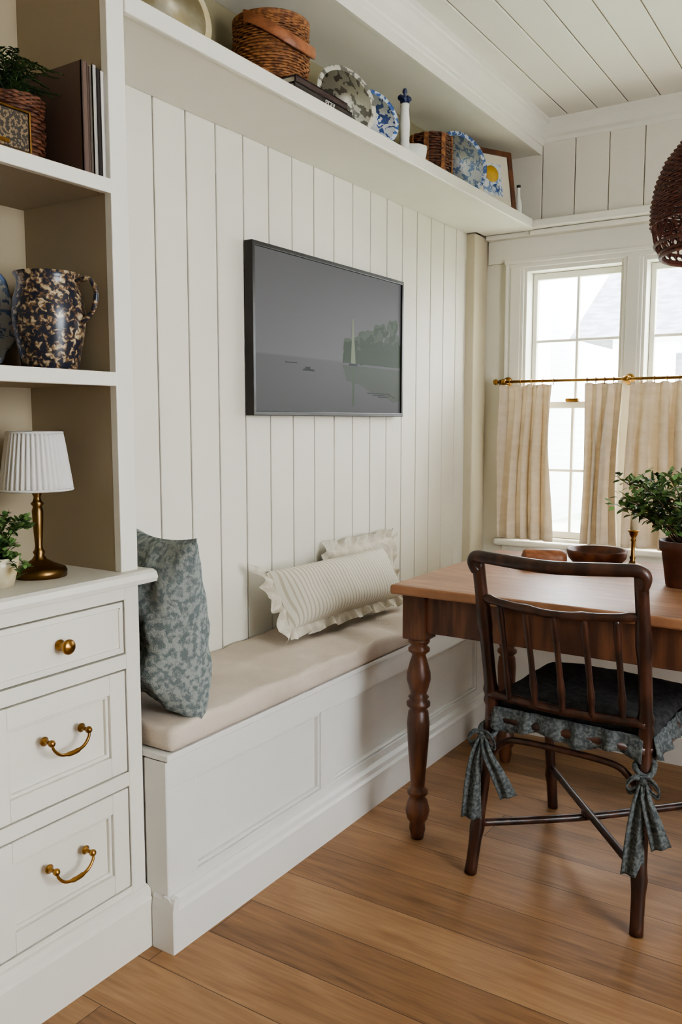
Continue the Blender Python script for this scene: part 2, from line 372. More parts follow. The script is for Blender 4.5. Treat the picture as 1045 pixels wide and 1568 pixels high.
# ---------------------------------------------------------------- built in cabinet
b=MB(); Y0=-.15; X=.30; XW=.001
b.box(XW,.278,Y0,1.328,.02,.855,darkgap)
b.box(XW,.29,1.305,1.33,0,.86,trimp)
def stile(y0,y1,z0,z1): b.box(.27,X,y0,y1,z0,z1,trimp,b=.0015,seg=1)
banks=[(.936,1.288),(.545,.897),(.154,.506)]
stile(1.290,1.332,.0,.86); stile(.90,.934,0,.86); stile(.509,.543,0,.86); stile(Y0,.152,0,.86)
rows=[(.705,.824),(.432,.668),(.158,.395)]
for y0,y1 in banks:
    def rail(z0,z1): b.box(.27,X-.0005,y0-.003,y1+.003,z0,z1,trimp,b=.0015,seg=1)
    rail(.826,.86); rail(.67,.703); rail(.397,.430); rail(0,.156)
    for k,(z0,z1) in enumerate(rows):
        yy0,yy1,zz0,zz1=y0+.0018,y1-.0018,z0+.0018,z1-.0018
        if k==0:
            b.box(.27,X-.002,yy0,yy1,zz0,zz1,trimp,b=.002)
            for (p,q,r_,s_) in [(yy0+.012,yy1-.012,zz0+.012,zz0+.015),(yy0+.012,yy1-.012,zz1-.015,zz1-.012),(yy0+.012,yy0+.015,zz0+.012,zz1-.012),(yy1-.015,yy1-.012,zz0+.012,zz1-.012)]:
                b.box(X-.003,X+.001,p,q,r_,s_,trimp)
        else:
            w=.045
            b.box(.27,.284,yy0+w-.01,yy1-w+.01,zz0+w-.01,zz1-w+.01,trimp)
            b.box(.27,X-.001,yy0,yy0+w,zz0,zz1,trimp,b=.002); b.box(.27,X-.001,yy1-w,yy1,zz0,zz1,trimp,b=.002)
            b.box(.27,X-.0012,yy0+w,yy1-w,zz0,zz0+w,trimp,b=.002); b.box(.27,X-.0012,yy0+w,yy1-w,zz1-w,zz1,trimp,b=.002)
            q=.008; b.box(.28,.292,yy0+w,yy0+w+q,zz0+w,zz1-w,trimp,b=.002); b.box(.28,.292,yy1-w-q,yy1-w,zz0+w,zz1-w,trimp,b=.002)
            b.box(.28,.2915,yy0+w,yy1-w,zz0+w,zz0+w+q,trimp,b=.002); b.box(.28,.2915,yy0+w,yy1-w,zz1-w-q,zz1-w,trimp,b=.002)
b.extr([(.295,0),(.322,0),(.322,.115),(.316,.122),(.314,.135),(.306,.142),(.295,.145)],Y0,1.333,'y',trimp)
b.extr([(XW,.858),(.318,.858),(.332,.862),(.336,.872),(.332,.884),(.322,.889),(XW,.889)],Y0,1.358,'y',trimp)
b.box(XW,.012,Y0,1.285,.889,2.415,nicheshade)
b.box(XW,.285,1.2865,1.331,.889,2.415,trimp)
b.box(.012,.284,1.2835,1.2875,.889,2.415,nicheshade)
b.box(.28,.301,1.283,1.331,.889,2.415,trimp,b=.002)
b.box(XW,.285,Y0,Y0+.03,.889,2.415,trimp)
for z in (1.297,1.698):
    b.box(.012,.288,Y0,1.284,z,z+.026,nicheshade); b.box(.284,.301,Y0,1.284,z-.002,z+.028,trimp,b=.002)
b.obj('built_in_cabinet')
def knob(name,y,z):
    b=MB(); M=T(X-.001,y,z)@R(90,'Y')
    b.lathe([(.0,0),(.011,0),(.012,.003),(.006,.005),(.0055,.016),(.010,.02),(.0155,.026),(.016,.031),(.012,.035),(.0,.037)],brass,M=M,n=24); b.obj(name)
def pull(name,y,z):
    b=MB()
    for s in (-1,1):
        M=T(X-.001,y+s*.047,z)@R(90,'Y')
        b.lathe([(0,0),(.009,0),(.010,.003),(.006,.005),(.0045,.007),(.004,.02),(.007,.022),(.0075,.027),(.005,.031),(0,.032)],brass,M=M,n=20)
    pts=cr([(X+.025,y-.047,z),(X+.027,y-.044,z-.014),(X+.028,y-.028,z-.029),(X+.028,y,z-.034),(X+.028,y+.028,z-.029),(X+.027,y+.044,z-.014),(X+.025,y+.047,z)],6)
    rs=[.0026+.001*math.sin(pi*i/(len(pts)-1))+(.0016 if abs(i-len(pts)*.5)<3 else 0) for i in range(len(pts))]
    b.tube(pts,rs,brass,n=10); b.obj(name)
for i,(y0,y1) in enumerate(banks):
    yc=(y0+y1)/2; knob('drawer_knob',yc,.764); pull('drawer_pull',yc,.575); pull('drawer_pull',yc,.303)

# ---------------------------------------------------------------- bench (L-shaped)
b=MB(); XB=.37
b.box(0.001,XB-.018,1.338,3.849,0,.449,benchp)
b.box(XB-.02,2.9,3.135,3.848,0,.448,benchp)
b.box(.301,XB-.001,1.334,1.40,0,.4495,benchp,b=.002)
pan=[(1.432,1.958),(2.032,2.56),(2.634,3.06)]
zt,zb=.385,.155
b.box(XB-.02,XB,1.336,3.13,zt,.45,benchp,b=.0015); b.box(XB-.02,XB,1.336,3.13,0,zb,benchp,b=.0015)
e=[1.336]+[v for p in pan for v in p]+[3.13]
for i in range(0,len(e),2): b.box(XB-.02,XB-.0004,e[i],e[i+1],zb,zt,benchp,b=.0008)
for y0,y1 in pan:
    q=.009
    b.box(XB-.02,XB-.004,y0,y0+q,zb,zt,benchp,b=.003); b.box(XB-.02,XB-.004,y1-q,y1,zb,zt,benchp,b=.003)
    b.box(XB-.02,XB-.0045,y0,y1,zb,zb+q,benchp,b=.003); b.box(XB-.02,XB-.0045,y0,y1,zt-q,zt,benchp,b=.003)
YF=3.12
b.box(XB,2.9,YF,YF+.02,zt,.45,benchp,b=.0015); b.box(XB,2.9,YF,YF+.02,0,zb,benchp,b=.0015)
x=XB
while x<2.9:
    b.box(x,x+.07,YF+.0005,YF+.02,zb,zt,benchp,b=.0015); x+=.55
b.box(.001,XB+.006,1.334,3.849,.4515,.468,benchp,b=.003); b.box(XB,2.9,YF-.006,3.848,.4522,.4675,benchp,b=.003)
b.box(.001,XB-.006,1.338,3.849,.449,.453,darkgap)
b.extr([(XB-.01,0),(XB+.022,0),(XB+.022,.10),(XB+.015,.108),(XB+.013,.122),(XB+.004,.13),(XB-.01,.132)],1.328,YF,'y',benchp)
b.extr([(1.345,0),(1.325,0),(1.325,.10),(1.329,.122),(1.333,.13),(1.345,.132)],.325,XB+.0215,'x',benchp)
b.extr([(YF+.01,0),(YF-.022,0),(YF-.022,.10),(YF-.015,.108),(YF-.013,.122),(YF-.004,.13),(YF+.01,.132)],XB,2.9,'x',benchp)
b.obj('window_bench')
def softbox(name,x0,x1,y0,y1,z0,z1,m,amp=.004,r=.02):
    b=MB(); cx,cy,cz=(x0+x1)/2,(y0+y1)/2,(z0+z1)/2
    bm=bmesh.new(); bmesh.ops.create_cube(bm,size=1)
    for v in bm.verts: v.co=Vector((cx+v.co.x*(x1-x0),cy+v.co.y*(y1-y0),cz+v.co.z*(z1-z0)))
    bmesh.ops.bevel(bm,geom=list(bm.edges),offset=r,segments=4,profile=.6,affect='EDGES')
    for ax,lo,hi in ((0,x0,x1),(1,y0,y1)):
        n=int((hi-lo)/.025)
        for i in range(1,n):
            co=[0,0,0];no=[0,0,0];co[ax]=lo+(hi-lo)*i/n;no[ax]=1
            bmesh.ops.bisect_plane(bm,geom=list(bm.verts)+list(bm.edges)+list(bm.faces),plane_co=co,plane_no=no)
    for v in bm.verts:
        if v.co.z>cz:
            k=noise.noise(v.co*7)+.7*noise.noise(Vector((v.co.x*8+v.co.y*16,v.co.y*3,1)))
            v.co.z+=amp*min(k,.3)
        else: v.co.z=max(v.co.z,z0)
    bm.verts.index_update()
    b.add([v.co.copy() for v in bm.verts],[[v.index for v in f.verts] for f in bm.faces],m,True); bm.free(); return b.obj(name)
softbox('bench_cushion',.004,.380,1.345,3.10,.4685,.530,cushm,amp=.014)
softbox('bench_cushion',.004,2.2,3.105,3.78,.4685,.530,cushm)

# ---------------------------------------------------------------- pillows
def pillow(b,M,w,h,t,m,n=30,wr=.006,seed=0,pinch=.08,mapz=None):
    for sgn in (1,-1):
        def fn(u,v):
            a=2*u-1;c=2*v-1
            x=w/2*a*(1-pinch*(1-c*c)); y=h/2*c*(1-pinch*(1-a*a))
            k=max(0,(1-a**4)*(1-c**4)); z=t/2*(k**.55)
            z+=wr*min(1,k*3)*(noise.noise(Vector((x*14+seed,y*14,sgn)))+noise.noise(Vector((x*30,y*12+seed,sgn)))*.5)
            if mapz: z*=mapz(a,c)
            return Vector((x,y,sgn*max(z,0)))
        b.sheet(fn,n,n,m,M)
def frill(b,M,w,h,m,wd=.04,amp=.010,pinch=.08,fr=95,sides=(0,1,2,3)):
    for sd in sides:
        L=w if sd in(0,2) else h
        nn=int(L*200)
        def fn(u,v):
            a=2*u-1
            k=(1-pinch*(1-a*a))
            if sd==0: p=Vector((w/2*a,-h/2*k,0)); o=Vector((.0,-1,0))
            if sd==2: p=Vector((w/2*a,h/2*k,0)); o=Vector((0,1,0))
            if sd==1: p=Vector((w/2*k,h/2*a,0)); o=Vector((1,0,0))
            if sd==3: p=Vector((-w/2*k,h/2*a,0)); o=Vector((-1,0,0))
            al=Vector((1,0,0)) if sd in(0,2) else Vector((0,1,0))
            s=a*L/2*fr
            p=p-o*.006
            wv=math.sin(s)+.6*math.sin(s*1.63+1+v)
            return p+o*wd*v*(1+.10*math.sin(s*.6))+al*(a*wd*v*.5+.006*v*math.cos(s*1.3))+Vector((0,0,1))*amp*wv*(.2+v)
        b.sheet(fn,nn,5,m,M)
def basis(ex,ey,o):
    ex=Vector(ex).normalized(); ey=Vector(ey); ey=(ey-ex*ey.dot(ex)).normalized(); ez=ex.cross(ey)
    M=Matrix.Identity(4)
    for i in range(3): M[i][0]=ex[i];M[i][1]=ey[i];M[i][2]=ez[i];M[i][3]=o[i]
    return M
b=MB(); pillow(b,basis((1,-.16,-.09),(0.09,-.10,1),(.225,1.452,.752)),.35,.45,.17,bluef,n=44,wr=.016,seed=3,pinch=.12,mapz=lambda a,c:1-.36*c-.35*max(0,-c-.45)*max(0,math.cos(c*16)))
b.obj('throw_pillow')
b=MB(); M=basis((.06,1,0),(-.5,0,.85),(.150,2.40,.664))
pillow(b,M,.66,.20,.13,lumbm,wr=.005,seed=9,pinch=.05); frill(b,M,.66,.20,ruffm,pinch=.05,wd=.036,sides=(0,)); frill(b,M,.66,.22,ruffm,pinch=.05,wd=.055,sides=(3,),amp=.010,fr=120); frill(b,M,.66,.20,ruffm,pinch=.05,wd=.03,sides=(1,))
b.obj('striped_lumbar_pillow')
b=MB(); M=basis((0,1,0),(-.08,0,1),(.045,2.72,.675))
pillow(b,M,.46,.17,.05,ruffm,wr=.003,seed=5,pinch=.04); frill(b,M,.46,.17,ruffm,pinch=.04,wd=.04,sides=(1,2,3),amp=.007)
b.obj('ruffled_pillow')

# ---------------------------------------------------------------- TV
b=MB(); y0,y1,z0,z1=2.08,3.04,1.238,1.772
b.box(.001,.026,y0+.03,y1-.03,z0+.03,z1-.03,black)
b.box(.006,.024,y0+.004,y1-.004,z0+.004,z1-.004,black)
for q in [(y0,y0+.014,z0,z1),(y1-.014,y1,z0,z1),(y0+.01,y1-.01,z0,z0+.014),(y0+.01,y1-.01,z1-.014,z1)]: b.box(.004,.036,*q,black,b=.002)
b.box(.02,.0285,y0+.0135,y1-.0135,z0+.0135,z1-.0135,scr)
W=y1-y0;H=z1-z0
def P(s,t,d): return (.0285+d,y0+s*W,z0+t*H)
def poly(pts,m,d): b.add([P(s,t,d) for s,t in pts],[tuple(range(len(pts)))],m)
rng=random.Random(3)
def blobs(m,d,items):
    for (s,t,r) in items:
        n=14; poly([(s+r*math.cos(2*pi*i/n)*(1+.12*math.sin(i*5))*.6,t+r*math.sin(2*pi*i/n)*(1+.12*math.cos(i*7))) for i in range(n)],m,d)
crown=[]
for i in range(120):
    s=rng.uniform(.56,.955); hi=.50+.20*((s-.53)/.45) if s>.66 else .50
    t=rng.uniform(.39,hi); crown.append((s,t,rng.uniform(.018,.045)))
far=[(s,t+.02,r*1.15) for s,t,r in crown[:60]]
for k,it in enumerate(far): blobs(scr_tree1,.0003+.0000015*k,[it])
for k,it in enumerate(crown): blobs(scr_tree if k%3 else scr_tree1,.0004+.0000015*k,[it])
poly([(.54,.36),(.985,.36),(.985,.52),(.955,.56),(.90,.50),(.80,.47),(.70,.45),(.60,.46),(.55,.44)],scr_tree,.00075)
poly([(.54,.345),(.985,.345),(.985,.12),(.93,.10),(.85,.15),(.75,.17),(.66,.22),(.57,.24)],scr_tree2,.0003)
poly([(.598,.36),(.632,.36),(.616,.66),(.609,.66)],scr_sail,.0009); poly([(.605,.33),(.628,.33),(.622,.08),(.611,.06)],scr_tree1,.0005)
poly([(.58,.345),(.65,.345),(.64,.36),(.59,.36)],scr_boat,.0010)
poly([(.28,.285),(.36,.285),(.35,.297),(.29,.297)],scr_boat,.0006); poly([(.30,.297),(.33,.297),(.33,.31),(.30,.31)],scr_boat,.0006)
poly([(.18,.325),(.25,.325),(.25,.331),(.18,.331)],scr_boat,.0006)
for i in range(6): poly([(.72+.04*i,.16-.012*(i%3)),(.84+.02*i,.16-.012*(i%3)),(.84+.02*i,.168-.012*(i%3)),(.72+.04*i,.168-.012*(i%3))],scr_boat,.0006)
b.obj('framed_television',recalc=False)

# ---------------------------------------------------------------- dining table
b=MB(); tx0,tx1,ty0,ty1=.535,2.15,2.063,2.86
b.box(tx0,tx1,ty0,ty1,.733,.760,tablem,b=.006,seg=3)
lx=(.598,2.087); ly=(2.125,2.80)
prof=[(.018,0),(.024,.03),(.022,.05),(.031,.062),(.036,.088),(.029,.115),(.020,.128),(.030,.137),(.030,.146),(.020,.155),(.021,.17),(.025,.22),(.031,.30),(.033,.35),(.029,.385),(.023,.392),(.034,.402),(.034,.412),(.024,.42),(.030,.428),(.022,.436),(.028,.452),(.035,.48),(.034,.50),(.026,.53),(.020,.55),(.021,.556),(.031,.564),(.031,.572),(.022,.58),(.031,.59),(.031,.598),(.026,.602)]
for xx in lx:
    for yy in ly:
        b.lathe(prof,tlegm,(xx,yy,0),n=28); b.box(xx-.036,xx+.036,yy-.036,yy+.036,.602,.734,tlegm,b=.003)
b.box(lx[0],lx[1],ly[0]-.026,ly[0]-.004,.625,.734,tlegm,b=.002); b.box(lx[0],lx[1],ly[1]+.004,ly[1]+.026,.625,.734,tlegm,b=.002)
b.box(lx[0]-.026,lx[0]-.004,ly[0],ly[1],.625,.734,tlegm,b=.002); b.box(lx[1]+.004,lx[1]+.026,ly[0],ly[1],.625,.734,tlegm,b=.002)
b.obj('dining_table')

# ---------------------------------------------------------------- dining chair
ch=empty('dining_chair')
def ringed(pts,r,n=10,nodes=()):
    P=cr(pts,10); L=len(P); rs=[]
    for i in range(L):
        f=i/(L-1); k=r
        for q in nodes:
            k+=.0045*math.exp(-((f-q)/.014)**2)
        rs.append(k)
    return P,rs
b=MB()
LB=[(.812,2.03,0),(.838,2.055,.28),(.848,2.068,.45),(.850,2.03,.62),(.850,1.957,.875)]
RB=[(1.262,1.985,0),(1.256,2.03,.28),(1.252,2.05,.45),(1.253,2.015,.62),(1.252,1.944,.875)]
for pp in (LB,RB):
    P_,rs=ringed(pp,.0165,nodes=(.12,.32,.36,.55,.6,.82,.86)); b.tube(P_,rs,chairm,n=12)
LF=[(.868,2.535,0),(.862,2.50,.25),(.86,2.485,.44)]; RF=[(1.30,2.50,0),(1.295,2.47,.25),(1.29,2.455,.44)]
for pp in (LF,RF):
    P_,rs=ringed(pp,.0155,nodes=(.25,.6,.8)); b.tube(P_,rs,chairm,n=12)
P_=cr([(.847,1.957,.845),(.838,1.953,.868),(.850,1.948,.884),(.90,1.935,.884),(1.05,1.912,.880),(1.20,1.925,.886),(1.248,1.934,.886),(1.263,1.94,.872),(1.256,1.946,.845)],8)
b.tube(P_,[.0135+.0025*math.sin(pi*i/(len(P_)-1)) for i in range(len(P_))],chairm,n=12)
P_=cr([(.850,1.985,.776),(.92,1.965,.768),(1.05,1.95,.760),(1.18,1.955,.768),(1.252,1.968,.776)],8)
b.tube(P_,[.010+.003*math.exp(-((i%8)-4)**2) for i in range(len(P_))],chairm,n=10)
P_=cr([(.85,2.052,.503),(1.05,2.035,.497),(1.255,2.035,.503)],8); b.tube(P_,.0125,chairm,n=10)
for i in range(5):
    f=(i+.75)/5.5; xx=.850+(1.252-.850)*f; c=4*f*(1-f)
    p0=(xx+.004,2.05-.018*c-.008*f,.50); p1=(xx,1.985-.03*c-.016*f,.770-.010*c)
    P_=cr([p0,((p0[0]+p1[0])/2,(p0[1]+p1[1])/2+.004,(p0[2]+p1[2])/2),p1],8)
    b.tube(P_,[.0080+.003*math.exp(-((k-4)/1.2)**2)+.002*math.exp(-((k-13)/1.2)**2) for k in range(len(P_))],chairm,n=8)
def brace(A,B_,zt=.405,zl=.29):
    A=Vector(A);B_=Vector(B_); L=lambda f,z:(A.x*(1-f)+B_.x*f,A.y*(1-f)+B_.y*f,z)
    P_=cr([L(.0,zl),L(.03,zl+.05),L(.10,zt-.022),L(.2,zt-.004),L(.5,zt),L(.8,zt-.004),L(.90,zt-.022),L(.97,zl+.05),L(1,zl)],6); b.tube(P_,.009,chairm,n=8)
def at(pp,z):
    for a,c in zip(pp[:-1],pp[1:]):
        if a[2]<=z<=c[2]:
            f=(z-a[2])/(c[2]-a[2]); return Vector(a).lerp(Vector(c),f)
brace(at(LB,.35),at(RB,.35),zt=.39,zl=.28); brace(at(LF,.35),at(RF,.35)); brace(at(LB,.35),at(LF,.35)); brace(at(RB,.35),at(RF,.35))
b.tube(cr([at(LB,.14),(1.06,2.25,.135),at(RF,.14)],8),.0105,chairm,n=10); b.tube(cr([at(RB,.14),(1.06,2.25,.150),at(LF,.14)],8),.0105,chairm,n=10)
b.lathe([(0,-.012),(.016,-.01),(.018,0),(.016,.01),(0,.012)],chairm,(1.06,2.25,.142),n=16)
sf=[(.845,2.065),(1.255,2.045),(1.295,2.46),(.858,2.49)]
for i in range(4):
    a=sf[i];c=sf[(i+1)%4]; b.tube([(a[0],a[1],.435),(c[0],c[1],.435)],.014,chairm,n=10)
vs=[(x_,y_,z_) for z_ in (.430,.442) for x_,y_ in sf]; b.add(vs,[(0,1,2,3),(4,5,6,7),(0,1,5,4),(1,2,6,5),(2,3,7,6),(3,0,4,7)],chairm)
b.obj('frame',parent=ch)
b=MB()
M=basis((1,-.045,0),(.03,1,0),(1.065,2.275,.474)); pillow(b,M,.44,.43,.075,darkf,wr=.004,pinch=.02)
def skirt(p,q,z0,dz,outv):
    p=Vector(p);q=Vector(q);L=(q-p).length; o=Vector(outv)
    def fn(u,v):
        s=u*L*85; c=p.lerp(q,u); return Vector((c.x,c.y,z0-dz*v*(1+.15*math.sin(s*.4))))+o*(.004+.012*v+.006*(math.sin(s)+.5*math.sin(1.7*s))*(.3+v))
    b.sheet(fn,int(L*170),4,greyf)
skirt((.855,2.062,0),(1.25,2.043,0),.470,.055,(0,-1,0)); skirt((.85,2.07,0),(.86,2.48,0),.470,.055,(-1,0,0)); skirt((1.265,2.05,0),(1.29,2.46,0),.470,.055,(1,0,0)); skirt((.86,2.495,0),(1.29,2.47,0),.470,.055,(0,1,0))
b.obj('seat_cushion',parent=ch,solid=.0025)
b=MB()
def ribbon(pts,w,wd,m,wave=.006,taper=None):
    P_=cr(pts,8); L=len(P_); wd=Vector(wd).normalized()
    def fn(u,v):
        i=u*(L-1); k=int(min(i,L-2)); p=P_[k].lerp(P_[k+1],i-k)
        ww=w*(1 if taper is None else taper[0]+(taper[1]-taper[0])*u)
        t=(P_[k+1]-P_[k]).normalized(); nn=t.cross(wd)
        return p+wd*ww*(v-.5)+nn*wave*math.sin(v*9+u*3)
    b.sheet(fn,24,10,m)
def bow(c,sx):
    c=Vector(c)
    b.lathe([(0,-.012),(.011,-.008),(.013,0),(.011,.008),(0,.012)],greyf,tuple(c),n=12)
    for s in (-1,1):
        ribbon([c,c+Vector((s*.020,-.012,.008)),c+Vector((s*.038,-.010,-.014)),c+Vector((s*.032,-.004,-.030)),c+Vector((s*.012,-.006,-.016)),c],.018,(0,-.35,1),greyf,.003)
    ribbon([c,c+Vector((-.012*sx,-.020,-.05)),c+Vector((-.020*sx,-.018,-.13)),c+Vector((-.026*sx,-.012,-.235))],.042,(1,.2,0),greyf,.006,(.35,1.3))
    ribbon([c,c+Vector((.02*sx,-.02,-.04)),c+Vector((.050*sx,-.02,-.09)),c+Vector((.080*sx,-.015,-.15))],.038,(1,.1,.45),greyf,.005,(.35,1.25))
bow((.842,2.030,.395),1); bow((1.262,2.005,.375),.6)
for c in ((.845,2.06,.42),(1.253,2.045,.41)):
    b.tube([Vector(c)+Vector((.022*math.cos(a),.022*math.sin(a),.004*math.sin(a*2)-.03*(1-math.sin(a))/2)) for a in [2*pi*k/20 for k in range(20)]],.006,greyf,n=8,closed=True)
b.obj('cushion_ties',parent=ch,solid=.0025)

# ---------------------------------------------------------------- curtain rod + curtains
b=MB(); ry,rz=3.766,1.402
b.tube([(.135,ry,rz),(1.9,ry,rz)],.0065,brass,n=12)
for e_ in (.13,1.905): b.lathe([(0,-.014),(.010,-.01),(.014,0),(.010,.01),(0,.014)],brass,(e_,ry,rz),n=16)
for xx in (.168,.730,1.262,1.80):
    b.lathe([(0,0),(.024,0),(.024,.006),(.014,.010),(.009,.014),(.008,.05),(0,.052)],brass,M=T(xx,YW-.028,rz)@R(90,'X'),n=20)
    b.lathe([(0,-.012),(.012,-.012),(.015,0),(.012,.012),(0,.012)],brass,M=T(xx,ry,rz)@R(90,'Y'),n=16)
b.obj('curtain_rod')
def curtain(x0,x1,seed,n):
    b=MB(); rg=random.Random(seed); ph=[rg.uniform(0,6) for _ in range(6)]
    zt,zb=1.386,.672
    def fn(u,v):
        f=v
        sp=1+.03*f
        xc=(x0+x1)/2; xx=xc+(x0-xc+(x1-x0)*u)*sp + .007*math.sin(4*f+ph[0]+u*3)
        a=.008+.014*min(1,f*2.5)*(1+.6*math.sin(5*u+ph[4]))
        uu=u+.05*math.sin(2*pi*u+ph[5])+.02*math.sin(3*f+ph[2])
        yy=ry+a*math.sin(2*pi*n*uu+ph[1])+.35*a*math.sin(2*pi*n*1.9*uu+ph[2]+f)
        xx+=.4*a*math.sin(4*pi*n*uu+ph[1])
        yy+=.004*math.exp(-f*9)*math.sin(2*pi*n*2.6*u)
        return Vector((xx,yy,zt+(zb-zt)*f+.003*math.sin(2*pi*n*u)*(1-f)))
    b.sheet(fn,int(n*26),40,curtm)
    for i in range(n+2):
        u=i/(n+1); xx=x0+(x1-x0)*u
        pts=[(xx,ry+.0095*math.cos(a),rz+.0095*math.sin(a)) for a in [2*pi*j/14 for j in range(14)]]
        b.tube(pts,.0013,brass,n=6,closed=True); b.tube([(xx,ry,rz-.009),(xx,ry,rz-.02)],.0015,brass,n=6)
    b.obj('cafe_curtain',solid=.0012)
curtain(.150,.408,1,4); curtain(.560,.715,2,3); curtain(.745,1.0,3,4); curtain(1.12,1.27,4,3); curtain(1.30,1.50,5,4); curtain(1.62,1.83,6,4)

# ---------------------------------------------------------------- baskets
def woven(b,c,prof,rings,ribs,m,rr=.004,a=.003,shell=True,M=None):
    def rad(t):
        i=t*(len(prof)-1); k=int(min(i,len(prof)-2)); f=i-k
        return prof[k][0]*(1-f)+prof[k+1][0]*f, prof[k][1]*(1-f)+prof[k+1][1]*f
    for i in range(rings):
        r,z=rad(i/(rings-1)); n=ribs*4
        b.tube([(c[0]+(r+a*math.sin(ribs*t+pi*(i%2)))*math.cos(t),c[1]+(r+a*math.sin(ribs*t+pi*(i%2)))*math.sin(t),c[2]+z) for t in [2*pi*k/n for k in range(n)]],rr,m,n=5,closed=True,M=M)
    if shell:
        P_=[rad(k/20) for k in range(21)]
        b.lathe([(0,P_[0][1])]+[(max(r-rr*.6,.001),z) for r,z in P_]+[(max(P_[-1][0]-rr*2,.001),P_[-1][1]-.002),(max(P_[0][0]-rr*2,.001),P_[0][1]+.004),(0,P_[0][1]+.004)],m,c,n=40,M=M)
ZS=2.1145
b=MB(); c=(.150,2.035,ZS+.046)
woven(b,c,[(.080,.004),(.098,.02),(.106,.06),(.108,.11),(.104,.15),(.106,.17)],30,22,wick,rr=.0034,a=.0028)
for k in (.172,.178): b.tube([(c[0]+.107*math.cos(t),c[1]+.107*math.sin(t),c[2]+k) for t in [2*pi*i/40 for i in range(40)]],.005,wick,n=6,closed=True)
def hb(u,v):
    t=pi*u; q=Vector((math.sin(t)*.128,-math.cos(t)*.122,0)); 
    return Vector((c[0]+q.x,c[1]+q.y,c[2]+.165-.075*math.sin(t)**1.2+(v-.5)*.03))+Vector((.003*math.sin(v*pi),0,0))
b.sheet(hb,30,5,woodl); b.sheet(lambda u,v:hb(u,v)-Vector((.004,0,0)),30,5,woodl)
b.obj('wicker_basket')
bk=empty('book_stack')
b=MB()
for (x0,x1,y0,y1,z0,z1,cm) in [(.08,.292,1.955,2.245,ZS,ZS+.024,bookd),(.085,.288,1.965,2.225,ZS+.0245,ZS+.0455,mat('book_plum',S(58,40,40),.5))]:
    b.box(x0+.004,x1-.006,y0+.004,y1-.004,z0+.003,z1-.003,paper)
    b.box(x0,x1,y0,y1,z0,z0+.003,cm); b.box(x0,x1,y0,y1,z1-.003,z1,cm); b.box(x1-.006,x1,y0,y1,z0,z1,cm,b=.001)
b.obj('books',parent=bk)
cu=bpy.data.curves.new('title','FONT'); cu.body='gray'; cu.size=.03; cu.extrude=.0003
to=bpy.data.objects.new('title',cu); bpy.context.scene.collection.objects.link(to); to.location=(.2926,2.10,ZS+.006); to.rotation_euler=(pi/2,0,pi/2)
cu.materials.append(bookw); to.parent=bk

def plate(name,x,y,D,yaw,m1,m2,lean=14,z=ZS,motif=None,stand=True):
    b=MB(); r=D/2
    th=math.radians(lean)
    M=T(x,y,z+r*math.cos(th)+.002)@R(yaw,'Z')@R(90-lean,'Y')
    b.lathe([(0,-.004),(r*.55,-.004),(r*.62,0),(r*.985,.012)],m1,M=M,n=56)
    b.lathe([(r*.985,.012),(r,.014),(r*.985,.016),(r*.86,.012)],m2,M=M,n=56,smooth=True)
    b.lathe([(r*.86,.0125),(r*.64,.006),(r*.56,.002),(0,.002)],m1,M=M,n=56)
    if motif:
        b.tube([M@Vector((r*.7*math.cos(t),r*.7*math.sin(t),.0085)) for t in [2*pi*i/48 for i in range(48)]],.0018,motif,n=5,closed=True)
        for i in range(10):
            t=2*pi*i/10; b.lathe([(0,0),(.008,.001),(0,.0025)],motif,M=M@T(r*.8*math.cos(t),r*.8*math.sin(t),.0095),n=8)
    b.obj(name)
plate('decorative_plate',.15,1.62,.25,-8,creamc,creamc,motif=yell,lean=16)
plate('decorative_plate',.19,2.362,.225,-22,toileg,toileg)
plate('decorative_plate',.21,2.50,.19,-26,toileb,rimb)
plate('decorative_plate',.20,3.19,.25,-28,toileb2,rimb,motif=rimb,lean=12)
b=MB(); c=(.262,2.625,ZS)
b.lathe([(0,0),(.027,0),(.028,.01),(.019,.02),(.016,.05),(.018,.10),(.014,.15),(.016,.165),(.011,.17),(0,.171)],white_c,c,n=24)
for i in range(5):
    a=2*pi*i/5; b.lathe([(0,-.012),(.009,-.006),(.011,0),(.009,.006),(0,.012)],cobalt,(c[0]+.014*math.cos(a),c[1]+.014*math.sin(a),c[2]+.18+.008*(i%2)),n=10)
b.lathe([(0,0),(.006,.0),(.005,.03),(.009,.036),(.007,.046),(0,.05)],cobalt,(c[0],c[1],c[2]+.17),n=10)
b.obj('ceramic_candlestick')
b=MB(); c=(.235,2.735,ZS)
b.lathe([(0,0),(.035,0),(.045,.02),(.05,.05),(.048,.06),(.044,.06),(.04,.02),(0,.008)],white_c,c,n=28,wob=lambda a,z:1+.04*math.sin(8*a))
b.tube(cr([(c[0],c[1]+.045,c[2]+.05),(c[0],c[1]+.075,c[2]+.045),(c[0],c[1]+.072,c[2]+.02),(c[0],c[1]+.046,c[2]+.02)],6),.004,white_c)
b.obj('ceramic_bowl')
b=MB(); c=(.205,2.925,ZS)
woven(b,c,[(.062,.004),(.074,.02),(.080,.06),(.078,.11),(.074,.145)],18,14,wickd,rr=.0042,a=.004)
for t in range(8):
    a=2*pi*t/8+.3; b.box(-.009,.009,-.002,.002,0,.145,wick,M=T(c[0]+.082*math.cos(a),c[1]+.082*math.sin(a),c[2])@Matrix.Rotation(a+pi/2,4,'Z'))
b.obj('small_wicker_basket')
b=MB(); M=T(.225,3.49,ZS+.003)@R(-28,'Z')@R(-10,'Y')
w,h=.23,.262
for q in [(-w/2,-w/2+.022,0,h),(w/2-.022,w/2,0,h),(-w/2,w/2,0,.022),(-w/2,w/2,h-.022,h)]: b.box(-.008,.010,q[0],q[1],q[2],q[3],framem,b=.003,M=M)
